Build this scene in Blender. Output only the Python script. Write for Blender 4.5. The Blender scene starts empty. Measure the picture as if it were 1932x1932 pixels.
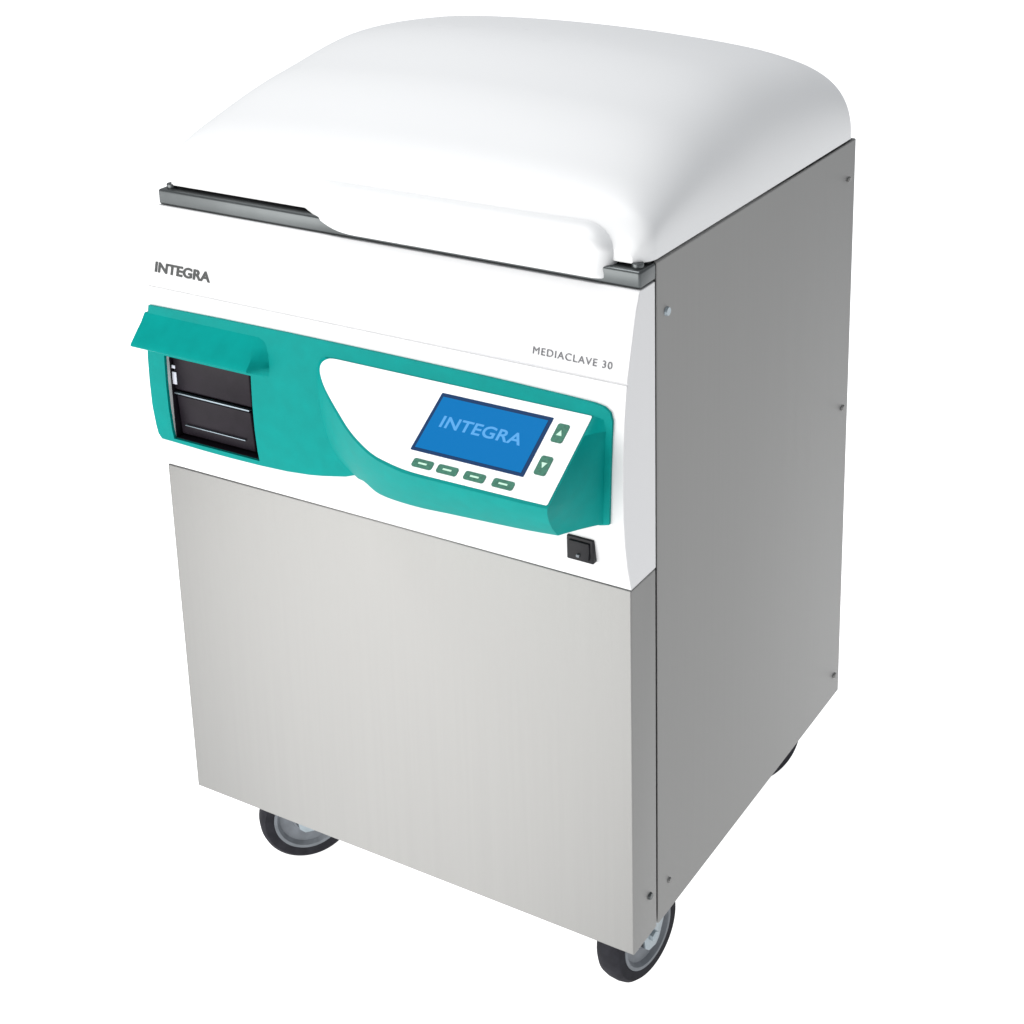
import bpy, bmesh, math
from mathutils import Vector, Matrix
from mathutils.geometry import tessellate_polygon
S = bpy.context.scene
COL = S.collection
ZF = 0.112            # height of the casing's bottom edge above the floor
W = 0.56              # casing width
D = 0.527             # casing depth
OX, OY = 0.28, 0.264  # centre of the machine on the floor

# ------------------------------------------------------------------ camera
cd = bpy.data.cameras.new('camera'); cam = bpy.data.objects.new('camera', cd); COL.objects.link(cam)
cam.location = (1.22814, -1.22550, 1.19547 + ZF)
cam.rotation_mode = 'XYZ'
cam.rotation_euler = (math.radians(72.78660), math.radians(0.97935), math.radians(30.27580))
cd.sensor_width = 36.0; cd.lens = 3265.62 / 1932 * 36
cd.shift_x = -(1077.70 - 966) / 1932; cd.shift_y = -(966 - 393.54) / 1932
cd.clip_start = 0.05; cd.clip_end = 200
S.camera = cam

# ------------------------------------------------------------------ world and lamps (studio)
wd = bpy.data.worlds.new('World'); S.world = wd; wd.use_nodes = True
bg = wd.node_tree.nodes['Background']; bg.inputs[0].default_value = (0.93, 0.96, 1.0, 1); bg.inputs[1].default_value = 0.42
def area(name, loc, target, sx, sy, power, col=(1, 1, 1)):
    l = bpy.data.lights.new(name, 'AREA'); l.shape = 'RECTANGLE'; l.size = sx; l.size_y = sy; l.energy = power; l.color = col
    o = bpy.data.objects.new(name, l); COL.objects.link(o); o.location = loc
    o.rotation_euler = (Vector(target) - Vector(loc)).to_track_quat('-Z', 'Y').to_euler()
    return o
area('key_softbox', (-0.70, -2.2, 0.62), (0.28, 0.0, 0.42), 2.8, 1.2, 58, (1, 0.985, 0.96))
area('top_softbox', (-0.2, -0.1, 3.0), (0.28, 0.3, 0.7), 1.4, 1.4, 45, (1, 1, 1))

S.view_settings.view_transform = 'Standard'; S.view_settings.look = 'None'
S.view_settings.exposure = 0; S.view_settings.gamma = 1; S.view_settings.use_curve_mapping = False

# ------------------------------------------------------------------ materials
def mat(name, col, rough=0.5, metal=0.0, spec=0.5, coat=0.0, emit=None, es=1.0):
    m = bpy.data.materials.new(name); m.use_nodes = True
    b = m.node_tree.nodes['Principled BSDF']
    b.inputs['Base Color'].default_value = (*col, 1); b.inputs['Roughness'].default_value = rough
    b.inputs['Metallic'].default_value = metal; b.inputs['Specular IOR Level'].default_value = spec
    b.inputs['Coat Weight'].default_value = coat
    if emit: b.inputs['Emission Color'].default_value = (*emit, 1); b.inputs['Emission Strength'].default_value = es
    return m
def vary(m, scale, amt, rough_amt=0.0, bump=0.0, bump_scale=None, stretch=(1, 1, 1)):
    """procedural wear: noise multiplies the base colour a little, moves the roughness and bumps the surface"""
    nt = m.node_tree; N = nt.nodes; L = nt.links; b = N['Principled BSDF']
    tc = N.new('ShaderNodeTexCoord'); mp = N.new('ShaderNodeMapping'); mp.inputs['Scale'].default_value = stretch
    no = N.new('ShaderNodeTexNoise'); no.inputs['Scale'].default_value = scale; no.inputs['Detail'].default_value = 6
    L.new(tc.outputs['Object'], mp.inputs[0]); L.new(mp.outputs[0], no.inputs['Vector'])
    c = b.inputs['Base Color'].default_value
    rp = N.new('ShaderNodeMapRange'); rp.inputs['From Min'].default_value = .3; rp.inputs['From Max'].default_value = .7
    rp.inputs['To Min'].default_value = 1 - amt; rp.inputs['To Max'].default_value = 1 + amt
    L.new(no.outputs['Fac'], rp.inputs['Value'])
    mx = N.new('ShaderNodeVectorMath'); mx.operation = 'SCALE'; mx.inputs[0].default_value = c[:3]
    L.new(rp.outputs[0], mx.inputs['Scale']); L.new(mx.outputs[0], b.inputs['Base Color'])
    if rough_amt:
        r = b.inputs['Roughness'].default_value
        r2 = N.new('ShaderNodeMapRange'); r2.inputs['To Min'].default_value = r - rough_amt; r2.inputs['To Max'].default_value = r + rough_amt
        L.new(no.outputs['Fac'], r2.inputs['Value']); L.new(r2.outputs[0], b.inputs['Roughness'])
    if bump:
        n2 = N.new('ShaderNodeTexNoise'); n2.inputs['Scale'].default_value = bump_scale or scale; n2.inputs['Detail'].default_value = 3
        L.new(mp.outputs[0], n2.inputs['Vector'])
        bp = N.new('ShaderNodeBump'); bp.inputs['Strength'].default_value = bump; bp.inputs['Distance'].default_value = 0.001
        L.new(n2.outputs['Fac'], bp.inputs['Height']); L.new(bp.outputs[0], b.inputs['Normal'])
    return m
M = {}
M['steel'] = vary(mat('brushed_steel', (0.33, 0.328, 0.322), 0.54, 1.0), 30, 0.022, 0.03, 0.05, 120, (6, 6, 0.12))
def brushed(m, aniso, rot):
    nt = m.node_tree; b = nt.nodes['Principled BSDF']; t = nt.nodes.new('ShaderNodeTangent'); t.direction_type = 'RADIAL'; t.axis = 'Z'
    b.inputs['Anisotropic'].default_value = aniso; b.inputs['Anisotropic Rotation'].default_value = rot
    nt.links.new(t.outputs[0], b.inputs['Tangent'])
brushed(M['steel'], 0.85, 0.25)
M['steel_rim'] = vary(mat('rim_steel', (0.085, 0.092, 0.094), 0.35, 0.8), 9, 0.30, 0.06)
M['white'] = vary(mat('white_plastic', (0.62, 0.62, 0.626), 0.38), 5, 0.008, 0.03, 0.05, 500)
M['lid'] = vary(mat('white_lid_plastic', (0.665, 0.67, 0.675), 0.42), 4, 0.008, 0.03, 0.04, 400)
M['teal'] = vary(mat('teal_plastic', (0.0, 0.225, 0.205), 0.5, spec=0.06), 60, 0.05, 0.04, 0.10, 700)
M['membrane'] = mat('white_membrane', (0.86, 0.87, 0.88), 0.4)
M['lcd_frame'] = mat('lcd_dark_border', (0.003, 0.03, 0.10), 0.5, spec=0.1)
M['lcd'] = mat('lcd_blue', (0.0, 0.03, 0.07), 0.5, spec=0.05, emit=(0.0, 0.15, 0.44), es=1.0)
M['lcd_text'] = mat('lcd_text', (0.05, 0.1, 0.15), 0.5, spec=0.05, emit=(0.05, 0.30, 0.68), es=1.0)
M['green'] = vary(mat('green_key', (0.035, 0.15, 0.10), 0.5, spec=0.2), 400, 0.25)
M['pale'] = mat('key_symbol', (0.45, 0.7, 0.55), 0.5)
M['black'] = vary(mat('black_plastic', (0.008, 0.008, 0.010), 0.4, spec=0.2), 80, 0.2, 0.08)
M['printer'] = vary(mat('printer_plastic', (0.012, 0.009, 0.013), 0.4, spec=0.10), 60, 0.2, 0.08)
M['chrome'] = mat('dull_chrome', (0.20, 0.24, 0.27), 0.35, 0.8)
M['paper'] = mat('paper', (0.6, 0.6, 0.68), 0.7)
M['dark_gap'] = mat('dark_seal', (0.03, 0.03, 0.032), 0.7)
M['ink_dark'] = mat('ink_dark', (0.035, 0.038, 0.038), 0.6)
M['ink_grey'] = mat('ink_grey', (0.12, 0.12, 0.13), 0.6)
M['tyre'] = vary(mat('tyre_rubber', (0.022, 0.022, 0.027), 0.8, spec=0.12), 90, 0.25, 0.1)
M['hub'] = vary(mat('hub_grey', (0.17, 0.185, 0.205), 0.5, spec=0.25), 70, 0.15, 0.06)
M['zinc'] = vary(mat('zinc_plate', (0.30, 0.35, 0.38), 0.38, 0.6), 60, 0.12, 0.08)
M['floor_glow'] = mat('glowing_white_floor', (0.8, 0.8, 0.8), 0.7, spec=0.0, emit=(1, 1, 1), es=1.0)  # made-up glow: keeps the floor pure white and shadowless, lights the machine from below

# ------------------------------------------------------------------ mesh helpers
def link(name, bm, m, parent=None, smooth=None, bevel=0.0, seg=2):
    """verts are given in machine coordinates (x right, y back, z from casing bottom) when parent is set"""
    if bevel:
        bmesh.ops.remove_doubles(bm, verts=bm.verts, dist=1e-6)
        es = [e for e in bm.edges if len(e.link_faces) == 2 and e.calc_face_angle(0) > math.radians(28)]
        bmesh.ops.bevel(bm, geom=es, offset=bevel, segments=seg, affect='EDGES', profile=0.5, clamp_overlap=True)
    bmesh.ops.recalc_face_normals(bm, faces=bm.faces)
    if parent is not None:
        bmesh.ops.translate(bm, verts=bm.verts, vec=(-OX, -OY, ZF))
    me = bpy.data.meshes.new(name); bm.to_mesh(me); bm.free()
    o = bpy.data.objects.new(name, me); COL.objects.link(o); me.materials.append(M[m])
    if smooth is not None:
        for p in me.polygons: p.use_smooth = True
        me.set_sharp_from_angle(angle=math.radians(smooth))
    if parent is not None: o.parent = parent
    return o
def box(bm, a, b, mtx=None):
    vs = [bm.verts.new((x, y, z)) for x in (a[0], b[0]) for y in (a[1], b[1]) for z in (a[2], b[2])]
    for f in ((0, 1, 3, 2), (4, 6, 7, 5), (0, 4, 5, 1), (2, 3, 7, 6), (0, 2, 6, 4), (1, 5, 7, 3)):
        bm.faces.new([vs[i] for i in f])
    if mtx: bmesh.ops.transform(bm, matrix=mtx, verts=vs)
def boxo(name, a, b, m, parent, bevel=0.001, seg=2, smooth=30):
    bm = bmesh.new(); box(bm, a, b); return link(name, bm, m, parent, smooth, bevel, seg)
def prism_x(bm, prof, x0, x1):
    """closed (y,z) profile extruded along x"""
    n = len(prof)
    A = [bm.verts.new((x0, y, z)) for y, z in prof]; B = [bm.verts.new((x1, y, z)) for y, z in prof]
    bm.faces.new(A); bm.faces.new(B[::-1])
    for i in range(n): bm.faces.new((A[i], B[i], B[(i + 1) % n], A[(i + 1) % n]))
def cyl(bm, c, axis, r, h, n=32, r2=None):
    ax = Vector(axis).normalized()
    q = Vector((0, 0, 1)).rotation_difference(ax).to_matrix().to_4x4()
    bmesh.ops.create_cone(bm, cap_ends=True, segments=n, radius1=r, radius2=r if r2 is None else r2, depth=h,
                          matrix=Matrix.Translation(c) @ q)
def lathe(bm, prof, n=48, mtx=None):
    """prof (r, h) around local z, closed ring"""
    rings = []
    for r, h in prof:
        rings.append([bm.verts.new((r * math.cos(2 * math.pi * k / n), r * math.sin(2 * math.pi * k / n), h)) for k in range(n)])
    m = len(rings)
    for i in range(m):
        a, b = rings[i], rings[(i + 1) % m]
        for k in range(n): bm.faces.new((a[k], a[(k + 1) % n], b[(k + 1) % n], b[k]))
    if mtx: bmesh.ops.transform(bm, matrix=mtx, verts=[v for r in rings for v in r])
def interp(x, xs, ys):
    if x <= xs[0]: return ys[0]
    for i in range(1, len(xs)):
        if x <= xs[i]:
            t = (x - xs[i - 1]) / (xs[i] - xs[i - 1]); return ys[i - 1] + t * (ys[i] - ys[i - 1])
    return ys[-1]
def text_mesh(name, body, width, height, mtx, m, parent, depth=0.0003, spacing=1.0, bold=0.0):
    """lettering fitted to width x height, lying in local xy, centred; mtx places it in machine coordinates"""
    cu = bpy.data.curves.new(name, 'FONT'); cu.body = body; cu.extrude = 0.02; cu.space_character = spacing
    cu.offset = bold
    t = bpy.data.objects.new(name + '_tmp', cu); COL.objects.link(t)
    dg = bpy.context.evaluated_depsgraph_get(); me = bpy.data.meshes.new_from_object(t.evaluated_get(dg))
    bpy.data.objects.remove(t); bm = bmesh.new(); bm.from_mesh(me); bpy.data.meshes.remove(me)
    xs = [v.co.x for v in bm.verts]; ys = [v.co.y for v in bm.verts]; zs = [v.co.z for v in bm.verts]
    for v in bm.verts:
        v.co = Vector(((v.co.x - (min(xs) + max(xs)) / 2) * width / (max(xs) - min(xs)),
                       (v.co.y - (min(ys) + max(ys)) / 2) * height / (max(ys) - min(ys)),
                       (v.co.z - min(zs)) * depth / (max(zs) - min(zs))))
    bm.transform(mtx)
    return link(name, bm, m, parent)

# ------------------------------------------------------------------ the setting: white floor with an added glow
bm = bmesh.new()
prof = [(-7.0, 0.0), (2.0, 0.0), (6.0, 0.0)] + [(14.0, 0.0), (24.0, 0.0)]
rows = [[bm.verts.new((x, y, z)) for x in (-16, 16)] for y, z in prof]
for a, b in zip(rows, rows[1:]): bm.faces.new((a[0], a[1], b[1], b[0]))
bd = link('floor', bm, 'floor_glow', None, 60); bd['kind'] = 'structure'

# ------------------------------------------------------------------ the machine
root = bpy.data.objects.new('laboratory_autoclave', None); COL.objects.link(root); root.location = (OX, OY, 0)
root['label'] = 'white and stainless steel laboratory autoclave on castors with domed lid and teal control panel'
root['category'] = 'autoclave'

# front profile of the white upper front, y as a function of z
PZ = [.400, .425, .450, .475, .500, .525, .550, .575, .600, .606, .635, .665, .682]
PY = [.000, -.0065, -.0105, -.0125, -.0130, -.0125, -.0112, -.0088, -.0050, -.0040, .0040, .0125, .0200]
def yp(z): return interp(z, PZ, PY)

# lower steel front: folded sheet, side returns towards a dark joint
boxo('front_panel', (0, 0, 0), (W, .0480, .3992), 'steel', root, .0016, 3)
boxo('joint_seal', (.0035, .0478, .004), (W - .0035, .0524, .680), 'dark_gap', root, 0)
# side panels
for x0, x1 in ((W - .012, W), (0, .012)):
    boxo('side_panel', (x0, .0520, 0), (x1, D, .6985), 'steel', root, .0014, 3)
boxo('back_panel', (.0122, D - .012, .002), (W - .0122, D - .001, .6985), 'steel', root, .001)
boxo('base_plate', (.0125, .0526, .006), (W - .0125, D - .0125, .012), 'steel', root, .001)

# white upper front with a groove and a deep bay for the printer
HX0, HX1, HZ0, HZ1 = .0245, .1395, .4385, .5330
def front_prof(bay):
    p = []
    zs = sorted(set(PZ + [.6015, .6022, .6030, .6037, HZ0, HZ1]))
    for z in zs:
        y = yp(z) + (.0012 if z in (.6022, .6030) else 0)
        if bay and HZ0 < z < HZ1: continue
        p.append((y, z))
        if bay and z == HZ0: p += [(.030, HZ0), (.030, HZ1)]
    return p + [(.0480, .682), (.0480, .400)]
bm = bmesh.new()
prism_x(bm, front_prof(False), 0, HX0); prism_x(bm, front_prof(True), HX0, HX1); prism_x(bm, front_prof(False), HX1, W)
bmesh.ops.remove_doubles(bm, verts=bm.verts, dist=1e-6)
inner = [f for f in bm.faces if all(abs(v.co.x - HX0) < 1e-5 for v in f.verts) or all(abs(v.co.x - HX1) < 1e-5 for v in f.verts)]
bmesh.ops.delete(bm, geom=inner, context='FACES_ONLY')
for hx in (HX0, HX1):                       # side walls of the printer bay
    pts = [(yp(z), z) for z in sorted(set(PZ + [HZ0, HZ1])) if HZ0 <= z <= HZ1] + [(.030, HZ1), (.030, HZ0)]
    vs = [min(bm.verts, key=lambda v, y=y, z=z: (v.co - Vector((hx, y, z))).length) for y, z in pts]
    bm.faces.new(vs)
up = link('upper_front', bm, 'white', root, 40)
bv = up.modifiers.new('soft', 'BEVEL'); bv.width = .0012; bv.segments = 2; bv.limit_method = 'ANGLE'; bv.angle_limit = math.radians(60)

# lettering on the sloping part
def on_slope(x, z, off=.0006):
    dz = .01; s = Vector((0, yp(z + dz) - yp(z - dz), 2 * dz)).normalized(); xx = Vector((1, 0, 0)); n = xx.cross(s)
    c = Vector((x, yp(z), z)) + n * off
    return Matrix(((xx.x, s.x, n.x, c.x), (xx.y, s.y, n.y, c.y), (xx.z, s.z, n.z, c.z), (0, 0, 0, 1)))
text_mesh('maker_lettering', 'INTEGRA', .0740, .0108, on_slope(.0455, .6222, .0003), 'ink_dark', up, spacing=1.0, bold=.034)
text_mesh('model_lettering', 'MEDIACLAVE 30', .0810, .0066, on_slope(.5030, .6165, .0003), 'ink_grey', up, spacing=1.15)

# ---- teal fascia plate (outline in x,z; follows the curved front)
TH = .0030
outl = [(.0045, .5830), (.100, .5845), (.190, .5852), (.300, .5852), (.418, .5846), (.500, .5830), (.530, .5820), (.5400, .5805), (.5465, .5765), (.5490, .5690),
        (.5488, .540), (.5478, .500), (.5462, .4695), (.5380, .4670), (.5250, .4650), (.5100, .4640), (.40, .466), (.300, .466),
        (.2760, .4590), (.2640, .4530), (.2500, .4475), (.2197, .4408), (.2029, .4380), (.1750, .4350), (.1414, .4334), (.1000, .4328), (.0696, .4330), (.0068, .4345),
        (.0030, .440), (.0015, .470), (.0015, .530)]
hole = [(HX0, HZ0), (HX1, HZ0), (HX1, HZ1), (HX0, HZ1)]
def plate(outl, hole, off, thick, name, m, parent, bevel):
    bm = bmesh.new(); loops = [[Vector((x, z, 0)) for x, z in outl]] + ([[Vector((x, z, 0)) for x, z in hole]] if hole else [])
    flat = [v for l in loops for v in l]; vs = [bm.verts.new((v.x, 0, v.y)) for v in flat]
    for t in tessellate_polygon(loops):
        try: bm.faces.new([vs[i] for i in t])
        except ValueError: pass
    for z in PZ:
        bmesh.ops.bisect_plane(bm, geom=bm.verts[:] + bm.edges[:] + bm.faces[:], plane_co=(0, 0, z), plane_no=(0, 0, 1))
    r = bmesh.ops.extrude_face_region(bm, geom=bm.faces[:])
    ex = {v for v in r['geom'] if isinstance(v, bmesh.types.BMVert)}
    for v in bm.verts: v.co.y = yp(v.co.z) - off - (thick if v in ex else 0)
    bmesh.ops.recalc_face_normals(bm, faces=bm.faces)
    if bevel:
        es = [e for e in bm.edges if len(e.link_faces) == 2 and e.calc_face_angle(0) > math.radians(60)]
        bmesh.ops.bevel(bm, geom=es, offset=bevel, segments=3, affect='EDGES', profile=0.5, clamp_overlap=True)
    return link(name, bm, m, parent, 35)
fascia = plate(outl, hole, -.0005, TH + .0005, 'control_fascia', 'teal', root, .0010)

# ---- printer and its hood
bm = bmesh.new()
hp = [(yp(.575) - .0030, .5750), (-.0180, .5665), (-.0245, .5600), (-.0310, .5530), (-.0352, .5485), (-.0360, .5465), (-.0345, .5450), (-.0250, .5405), (yp(.533) - .0005, .5345), (yp(.535) + .004, .545), (yp(.575) + .001, .5745)]
n = 26; rings = []
for i in range(n + 1):
    x = -.0005 + .1650 * i / n
    t = max(0.0, (x - .150) / .0145); k = 1 - t * t * (3 - 2 * t)
    rings.append([bm.verts.new((x, yp(z) - .0015 + (y - yp(z) + .0015) * (k if y < yp(z) else 1), z)) for y, z in hp])
for a, b in zip(rings, rings[1:]):
    for j in range(len(hp)): bm.faces.new((a[j], b[j], b[(j + 1) % len(hp)], a[(j + 1) % len(hp)]))
bm.faces.new(rings[0]); bm.faces.new(rings[-1][::-1])
link('printer_hood', bm, 'teal', fascia, 35)

pr = boxo('printer', (HX0 + .0008, .0060, HZ0 + .0008), (HX1 - .0008, .0290, HZ1 - .0008), 'printer', root, .001)
bm = bmesh.new()
for a_, b_ in (((HX0 + .0002, -.0085, HZ0 + .0002), (HX0 + .0012, .0290, HZ1 - .0002)), ((HX1 - .0012, -.0085, HZ0 + .0002), (HX1 - .0002, .0290, HZ1 - .0002)),
               ((HX0 + .0014, -.0085, HZ0 + .0002), (HX1 - .0014, .0290, HZ0 + .0007)), ((HX0 + .0014, -.0085, HZ1 - .0007), (HX1 - .0014, .0290, HZ1 - .0002))): box(bm, a_, b_)
link('bay_liner', bm, 'printer', pr, 30)
bm = bmesh.new(); box(bm, (HX0 + .0015, -.0060, .4925), (HX1 - .010, .0058, .5300)); link('upper_door', bm, 'printer', pr, 30, .002, 3)
bm = bmesh.new(); prism_x(bm, [(-.0030, .442), (-.0065, .487), (.0058, .487), (.0058, .442)], HX0 + .004, HX1 - .012); link('lower_door', bm, 'printer', pr, 30, .0015, 3)
bm = bmesh.new(); box(bm, (HX0 + .003, -.0085, .4888), (HX1 - .012, -.004, .4905)); link('tear_bar', bm, 'chrome', pr, 30, .0005)
bm = bmesh.new(); box(bm, (HX0 + .012, -.0062, .4535), (HX1 - .022, -.0034, .4545)); link('lower_trim', bm, 'chrome', pr, 30, .0003)
bm = bmesh.new(); box(bm, (HX0 + .0010, -.0072, .4990), (HX0 + .0065, -.0061, .5125)); box(bm, (HX0 + .0010, -.0072, .5165), (HX0 + .0055, -.0061, .5200))
link('paper_strip', bm, 'paper', pr, 30, .0002)

# ---- wedge shaped console: sloping face (z falls .645 per y forward)
SL = .6454; Y0c, Z0c = -.0220, .56425
def cz(y): return Z0c + SL * (y - Y0c)
ns = Vector((0, -SL, 1)).normalized() ; ts = Vector((0, 1, SL)).normalized()
def on_console(x, y, off=0.0):
    n = ns; s = ts; c = Vector((x, y, cz(y))) + n * off; xx = Vector((1, 0, 0))
    return Matrix(((xx.x, s.x, n.x, c.x), (xx.y, s.y, n.y, c.y), (xx.z, s.z, n.z, c.z), (0, 0, 0, 1)))
def smooth_poly(pts, sub=5):
    out = []
    for i in range(len(pts) - 1):
        p0 = pts[max(i - 1, 0)]; p1 = pts[i]; p2 = pts[i + 1]; p3 = pts[min(i + 2, len(pts) - 1)]
        for k in range(sub):
            t = k / sub
            out.append(tuple(.5 * ((2 * b) + (-a + c) * t + (2 * a - 5 * b + 4 * c - d) * t * t + (-a + 3 * b - 3 * c + d) * t ** 3) for a, b, c, d in zip(p0, p1, p2, p3)))
    return out + [pts[-1]]
# K: edge of the face from the left tip down to the right bottom corner; O: where its skirt ends
K = [(.2380, -.0130), (.2345, -.0180), (.2360, -.0255), (.2520, -.0410), (.2810, -.0600), (.3075, -.0750), (.3380, -.0875), (.3640, -.0930), (.3880, -.0955), (.4200, -.0955), (.4500, -.0955), (.5080, -.0952), (.5310, -.0945)]
O = [(.2330, -.0125, .5700), (.2260, -.0138, .5630), (.2230, -.0143, .5500), (.2240, -.0148, .5250), (.2290, -.0155, .5000), (.2400, -.0155, .4720), (.2650, -.0170, .4535), (.2815, -.0240, .4540), (.3080, -.0340, .4510), (.3530, -.0430, .4540), (.4000, -.0480, .4590), (.4750, -.0500, .4640), (.5140, -.0500, .4672)]
KO = smooth_poly([(kx, ky, ox, oy, oz) for (kx, ky), (ox, oy, oz) in zip(K, O)], 5)
bm = bmesh.new()
top = [bm.verts.new((k[0], k[1], cz(k[1]))) for k in KO]
TR = bm.verts.new((.5310, -.0110, cz(-.0110))); TL = bm.verts.new((.2480, -.0110, cz(-.0110)))
bm.faces.new(top + [TR, TL])
mids = []
for f, bul in ((.12, .0026), (.35, .0040), (.65, .0035), (1.0, 0)):
    row = []
    for k in KO:
        a = Vector((k[0], k[1], cz(k[1]))); b = Vector(k[2:]); d = b - a; nn = Vector((0, -1, -.3)).normalized() if d.length > 0 else Vector((0, 0, 0))
        row.append(bm.verts.new(a.lerp(b, f) + nn * bul * min(1, d.length / .06)))
    mids.append(row)
prev = top
for row in mids:
    for i in range(len(row) - 1): bm.faces.new((prev[i], row[i], row[i + 1], prev[i + 1]))
    prev = row
# underside back to the panel
back = [bm.verts.new((k[2], yp(k[4]) + .001, k[4] + .004)) for k in KO]
for i in range(len(back) - 1): bm.faces.new((prev[i], back[i], back[i + 1], prev[i + 1]))
# right cheek, ruled from the console's edge to a line on the fascia
edge = [TR] + [bm.verts.new((.5310, y, cz(y))) for y in (-.030, -.050, -.072)] + [top[-1]] + [r[-1] for r in mids]
n = len(edge); prevc = edge
face_top = [f for f in bm.faces if TR in f.verts and TL in f.verts][0]
bm.faces.remove(face_top); bm.faces.new(top + edge[3:0:-1] + [TR, TL])
pan = [Vector((.5440 - .0035 * i / (n - 1), yp(.5720 - .1030 * i / (n - 1)) - .0024, .5720 - .1030 * i / (n - 1))) for i in range(n)]
for f in (.25, .5, .75, 1.0):
    row = []
    for i, e in enumerate(edge):
        p = e.co.lerp(pan[i], f); d = (e.co - pan[i]).length
        row.append(bm.verts.new(p + Vector((-.02, .01, 0)) * d * math.sin(math.pi * f)))
    for i in range(n - 1): bm.faces.new((prevc[i], row[i], row[i + 1], prevc[i + 1]))
    prevc = row
con = link('console', bm, 'teal', fascia, 28)
# white membrane on the sloping face
def face_poly(pts, y_up, name, m, parent, off, thick):
    bm = bmesh.new()
    a = [bm.verts.new(Vector((x, y, cz(y))) + ns * off) for x, y in pts]; b = [bm.verts.new(Vector((x, y, cz(y))) + ns * (off + thick)) for x, y in pts]
    bm.faces.new(a); bm.faces.new(b[::-1])
    for i in range(len(pts)): j = (i + 1) % len(pts); bm.faces.new((a[i], b[i], b[j], a[j]))
    return link(name, bm, m, parent, 30)
wl = smooth_poly([(.2480, -.0128), (.2395, -.0138), (.2345, -.0185), (.2380, -.0270), (.2545, -.0410), (.2835, -.0592), (.3095, -.0738), (.3390, -.0856), (.3640, -.0905), (.3880, -.0928), (.4200, -.0930)], 5)
mem = face_poly(wl + [(.5080, -.0925), (.5285, -.0922), (.5295, -.0910), (.5295, -.0140), (.5285, -.0128)], 0, 'display_panel', 'membrane', root, .0001, .0006)
# screen
def rect(x0, x1, ya, yb, name, m, parent, off, thick, r=.0):
    if r:
        rx = r; pts = []
        ry = r * .84
        for cx_, cy_, a0 in ((x1 - rx, yb - ry, 0), (x0 + rx, yb - ry, 90), (x0 + rx, ya + ry, 180), (x1 - rx, ya + ry, 270)):
            for d in range(0, 91, 18): a = math.radians(a0 + d); pts.append((cx_ + rx * math.cos(a), cy_ + ry * math.sin(a)))
    else: pts = [(x0, ya), (x1, ya), (x1, yb), (x0, yb)]
    return face_poly(pts, 0, name, m, parent, off, thick)
rect(.3760, .4955, -.0750, -.0215, 'screen_border', 'lcd_frame', mem, .0006, .0005, .001)
scr = rect(.3795, .4915, -.0722, -.0248, 'screen', 'lcd', mem, .0011, .0003)
text_mesh('screen_lettering', 'INTEGRA', .0860, .0125, on_console(.4345, -.0460, .0015), 'lcd_text', mem, .0002, 1.05, bold=.018)
# keys: four along the bottom, two on the right
for cx_ in (.3960, .4225, .4512, .4808):
    rect(cx_ - .0108, cx_ + .0108, -.0882, -.0810, 'key', 'green', mem, .0006, .0008, .0022)
    rect(cx_ - .0045, cx_ + .0045, -.0853, -.0839, 'key_symbol', 'pale', mem, .0014, .0002)
for i, cy_ in enumerate((-.0330, -.0622)):
    rect(.5025, .5145, cy_ - .0082, cy_ + .0082, 'key', 'green', mem, .0006, .0008, .0022)
    bm = bmesh.new()
    for k in (0,):
        t = [(-.0028, -.0028 if i == 0 else .0028), (.0028, -.0028 if i == 0 else .0028), (0, .0030 if i == 0 else -.0030)]
        a = [bm.verts.new((x, y, 0)) for x, y in t]; b = [bm.verts.new((x, y, .0003)) for x, y in t]
        bm.faces.new(a); bm.faces.new(b[::-1])
        for q in range(3): bm.faces.new((a[q], b[q], b[(q + 1) % 3], a[(q + 1) % 3]))
    bm.transform(on_console(.5085, cy_, .0015)); link('key_symbol', bm, 'pale', mem)

# ---- power switch under the fascia
sw = boxo('power_switch', (.5000, -.0125, .4235), (.5280, -.0040, .4475), 'black', root, .0012, 3)
bm = bmesh.new()
prism_x(bm, [(-.0120, .4270), (-.0165, .4275), (-.0140, .4362), (-.0150, .4440), (-.0120, .4445)], .5035, .5245); link('rocker', bm, 'black', sw, 30, .0006)
bm = bmesh.new(); box(bm, (.5125, -.0172, .4300), (.5155, -.0155, .4325)); link('switch_mark', bm, 'hub', sw, 30)

# ---- steel rim below the lid
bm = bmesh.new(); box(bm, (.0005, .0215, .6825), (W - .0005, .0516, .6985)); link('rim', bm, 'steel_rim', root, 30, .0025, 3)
boxo('lid_seal', (.004, .0430, .6988), (W - .004, D - .006, .7035), 'dark_gap', root, .001)
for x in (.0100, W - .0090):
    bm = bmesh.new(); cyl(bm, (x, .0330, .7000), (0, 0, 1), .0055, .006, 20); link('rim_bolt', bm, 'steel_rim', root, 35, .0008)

# ---- domed lid
LY0, LY1, LZ = .030, .527, .7030
VS = [0, .012, .03, .06, .12, .3, .55, .8, .93, .975, .99, 1.0]
HS = [.014, .0340, .0480, .0595, .0738, .1070, .1290, .1180, .0985, .0850, .0720, .0450]
def pchip(x, xs, ys):
    n = len(xs); h = [xs[i + 1] - xs[i] for i in range(n - 1)]; d = [(ys[i + 1] - ys[i]) / h[i] for i in range(n - 1)]
    m = [d[0]] + [0 if d[i - 1] * d[i] <= 0 else 2 * d[i - 1] * d[i] / (d[i - 1] + d[i]) for i in range(1, n - 1)] + [d[-1]]
    for i in range(n - 1):
        if x <= xs[i + 1] or i == n - 2:
            t = (x - xs[i]) / h[i]
            return (2 * t ** 3 - 3 * t * t + 1) * ys[i] + (t ** 3 - 2 * t * t + t) * h[i] * m[i] + (-2 * t ** 3 + 3 * t * t) * ys[i + 1] + (t ** 3 - t * t) * h[i] * m[i + 1]
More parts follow.
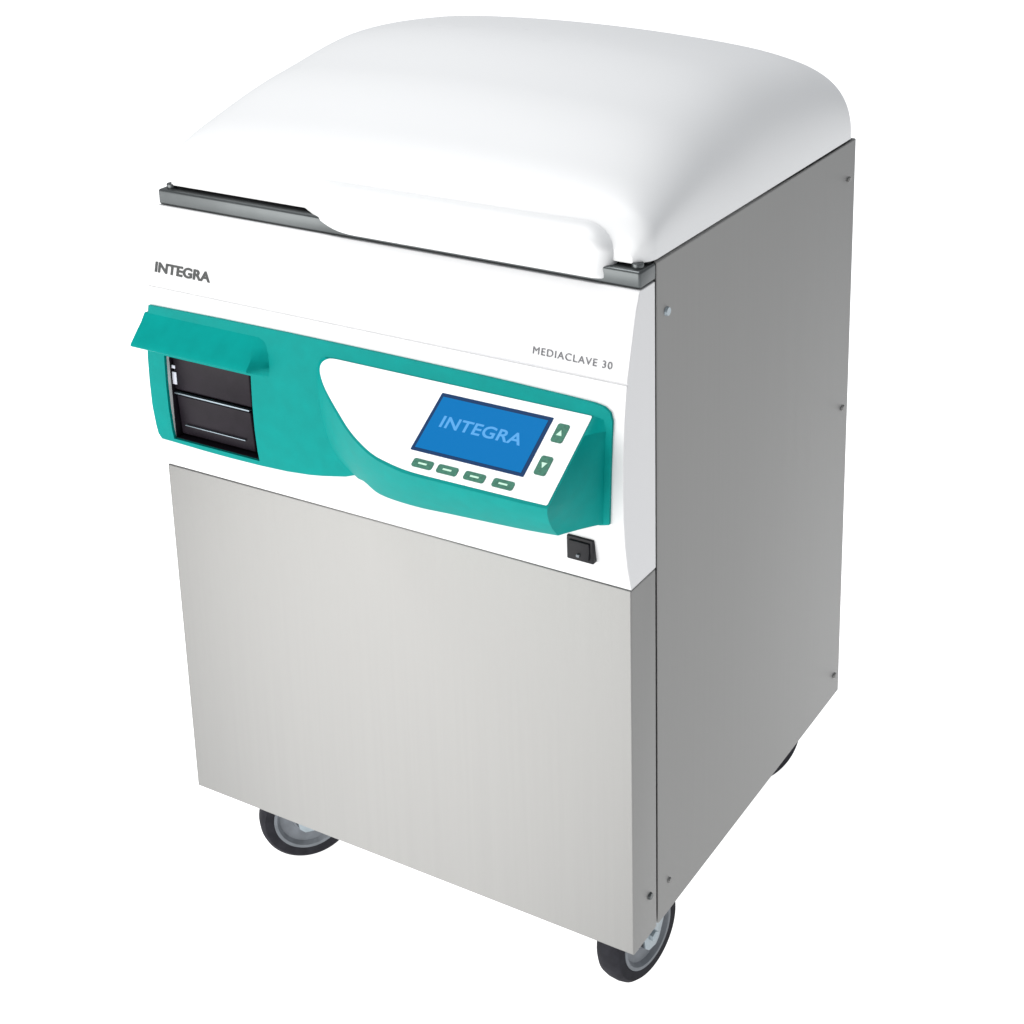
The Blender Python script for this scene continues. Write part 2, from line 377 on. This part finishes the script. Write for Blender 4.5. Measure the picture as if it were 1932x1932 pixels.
PU, QU, CROWN = 10.0, 2.3, .150
bm = bmesh.new(); NU, NV = 120, 150; grid = []
for j in range(NV + 1):
    s = .5 - .5 * math.cos(math.pi * j / NV); v = .35 * s + .65 * (.5 - .5 * math.cos(math.pi * s)); H = pchip(v, VS, HS); row = []
    t_ = min(1, v / .40); qu = 4.2 + (QU - 4.2) * t_ * t_ * (3 - 2 * t_)
    inset = .013 * (max(0, 1 - v / .045) ** 2) + .012 * (max(0, (v - .96) / .04) ** 2)
    for i in range(NU + 1):
        u = -math.cos(math.pi * i / NU); u = math.copysign(abs(u), u)
        q = (1 - CROWN * u * u - .025 * u) * max(0.0, 1 - abs(u) ** PU) ** (1 / qu)
        row.append(bm.verts.new((OX + (.2805 - inset) * u, LY0 + (LY1 - LY0) * v, LZ + H * q)))
    grid.append(row)
for j in range(NV):
    for i in range(NU): bm.faces.new((grid[j][i], grid[j][i + 1], grid[j + 1][i + 1], grid[j + 1][i]))
rim = [grid[0][i] for i in range(NU + 1)] + [grid[j][NU] for j in range(1, NV + 1)] + [grid[NV][i] for i in range(NU - 1, -1, -1)] + [grid[j][0] for j in range(NV - 1, 0, -1)]
low = [bm.verts.new((v.co.x, v.co.y, LZ - .0010)) for v in rim]
for i in range(len(rim)): j = (i + 1) % len(rim); bm.faces.new((rim[i], low[i], low[j], rim[j]))
bm.faces.new(low)
lid = link('lid', bm, 'lid', root, 50)

# handle lip along the lid's front
bm = bmesh.new()
hpf = [(.0420, .7340), (.0320, .7325), (.0240, .7290), (.0185, .7240), (.0165, .7190), (.0172, .7145), (.0182, .7090), (.0184, .7030), (.0178, .6960), (.0168, .6905), (.0170, .6875), (.0190, .6866), (.0220, .6875), (.0300, .7000), (.0420, .7030)]
n = 80; rings = []
X0h, X1h = .150, .530
for i in range(n + 1):
    s = i / n; x = X0h + (X1h - X0h) * (.5 - .5 * math.cos(math.pi * s)); row = []
    a = min(1, (x - X0h) / .085); a = a * a * (3 - 2 * a)               # the lip grows out of the lid on the left
    c = min(1, max(0, (x - .166) / .085)); c = c * c * (3 - 2 * c)      # and hangs down over the rim a little later
    b = min(1, (X1h - x) / .018); b = math.sqrt(max(0, 1 - (1 - b) ** 2))
    for y, z in hpf:
        bt = min(1, (X1h - x) / .034); bt = math.sqrt(max(0, 1 - (1 - bt) ** 2))
        yy = .0385 + (y - .0385) * a * (b if y < .0385 else 1); zz = .7035 + (z - .7035) * (.15 + .85 * bt) if z > .7035 else .7035 + (z - .7035) * c * min(1, b * 1.3)
        row.append(bm.verts.new((x, yy, zz)))
    rings.append(row)
for a, b in zip(rings, rings[1:]):
    for j in range(len(hpf)): bm.faces.new((a[j], b[j], b[(j + 1) % len(hpf)], a[(j + 1) % len(hpf)]))
bm.faces.new(rings[0]); bm.faces.new(rings[-1][::-1])
link('handle_lip', bm, 'lid', lid, 60)

# ---- screws on the right side
for y, z, r, m in ((.0705, .6467, .0048, 'zinc'), (.5090, .6560, .0032, 'steel'), (.5110, .3815, .0036, 'steel'), (.5120, .0288, .0036, 'steel'), (.0332, .0468, .0040, 'steel_rim'), (.0741, .0370, .0032, 'steel')):
    bm = bmesh.new(); cyl(bm, (W + .0008, y, z), (1, 0, 0), r, .0030, 24, r * .8); link('screw', bm, m, root, 35)

# ---- castors
def caster(cx, cy, ang, r=.055, wdt=.026):
    a = math.radians(ang); zc = -ZF + r
    ax = Vector((-math.sin(a), math.cos(a), 0)); fw = Vector((math.cos(a), math.sin(a), 0))
    # local frame: X forward in the wheel plane, Y up, Z wheel axis
    mt = Matrix(((fw.x, 0, ax.x, cx), (fw.y, 0, ax.y, cy), (0, 1, 0, zc), (0, 0, 0, 1)))
    h = wdt / 2
    bm = bmesh.new(); lathe(bm, [(.0405, -h), (.050, -h), (r - .0015, -h * .75), (r, -h * .3), (r, h * .3), (r - .0015, h * .75), (.050, h), (.0405, h)], 64, mt)
    tyre = link('caster', bm, 'tyre', root, 40)
    bm = bmesh.new(); lathe(bm, [(.0075, -h + .003), (.016, -h - .001), (.019, -h + .004), (.033, -h + .004), (.0365, -h - .0005), (.0400, -h - .0005), (.0402, h + .0005), (.0365, h + .0005), (.033, h - .004), (.019, h - .004), (.016, h + .001), (.0075, h - .003)], 64, mt)
    link('wheel_disc', bm, 'hub', tyre, 30)
    bm = bmesh.new()
    for s in (-1, 1):
        pts = [(-.012, -.010), (-.006, -.0155), (.006, -.0155), (.012, -.010), (.030, .030), (.040, .0525), (-.012, .0525), (-.020, .035)]
        z0_, z1_ = s * (h + .0030), s * (h + .0058)
        A = [bm.verts.new((x, y, z0_)) for x, y in pts]; B = [bm.verts.new((x, y, z1_)) for x, y in pts]
        bm.faces.new(A); bm.faces.new(B[::-1])
        for i in range(len(pts)): j = (i + 1) % len(pts); bm.faces.new((A[i], B[i], B[j], A[j]))
    box(bm, (-.0125, .0527, -h - .0058), (.0405, .0556, h + .0058))
    bm.transform(mt); link('fork', bm, 'zinc', tyre, 30, .0005)
    bm = bmesh.new(); cyl(bm, (0, 0, 0), (0, 0, 1), .0060, wdt + .020, 6); bm.transform(mt); link('axle_bolt', bm, 'zinc', tyre, 30, .0006)
    bm = bmesh.new(); box(bm, (-.018, .0557, -.030), (.046, .0568, .030)); bm.transform(mt); link('mounting_plate', bm, 'zinc', tyre, 30)
caster(.085, .084, 48)
caster(.510, .098, 82, wdt=.029)
caster(.4845, .466, 60)
caster(.090, .450, 20)
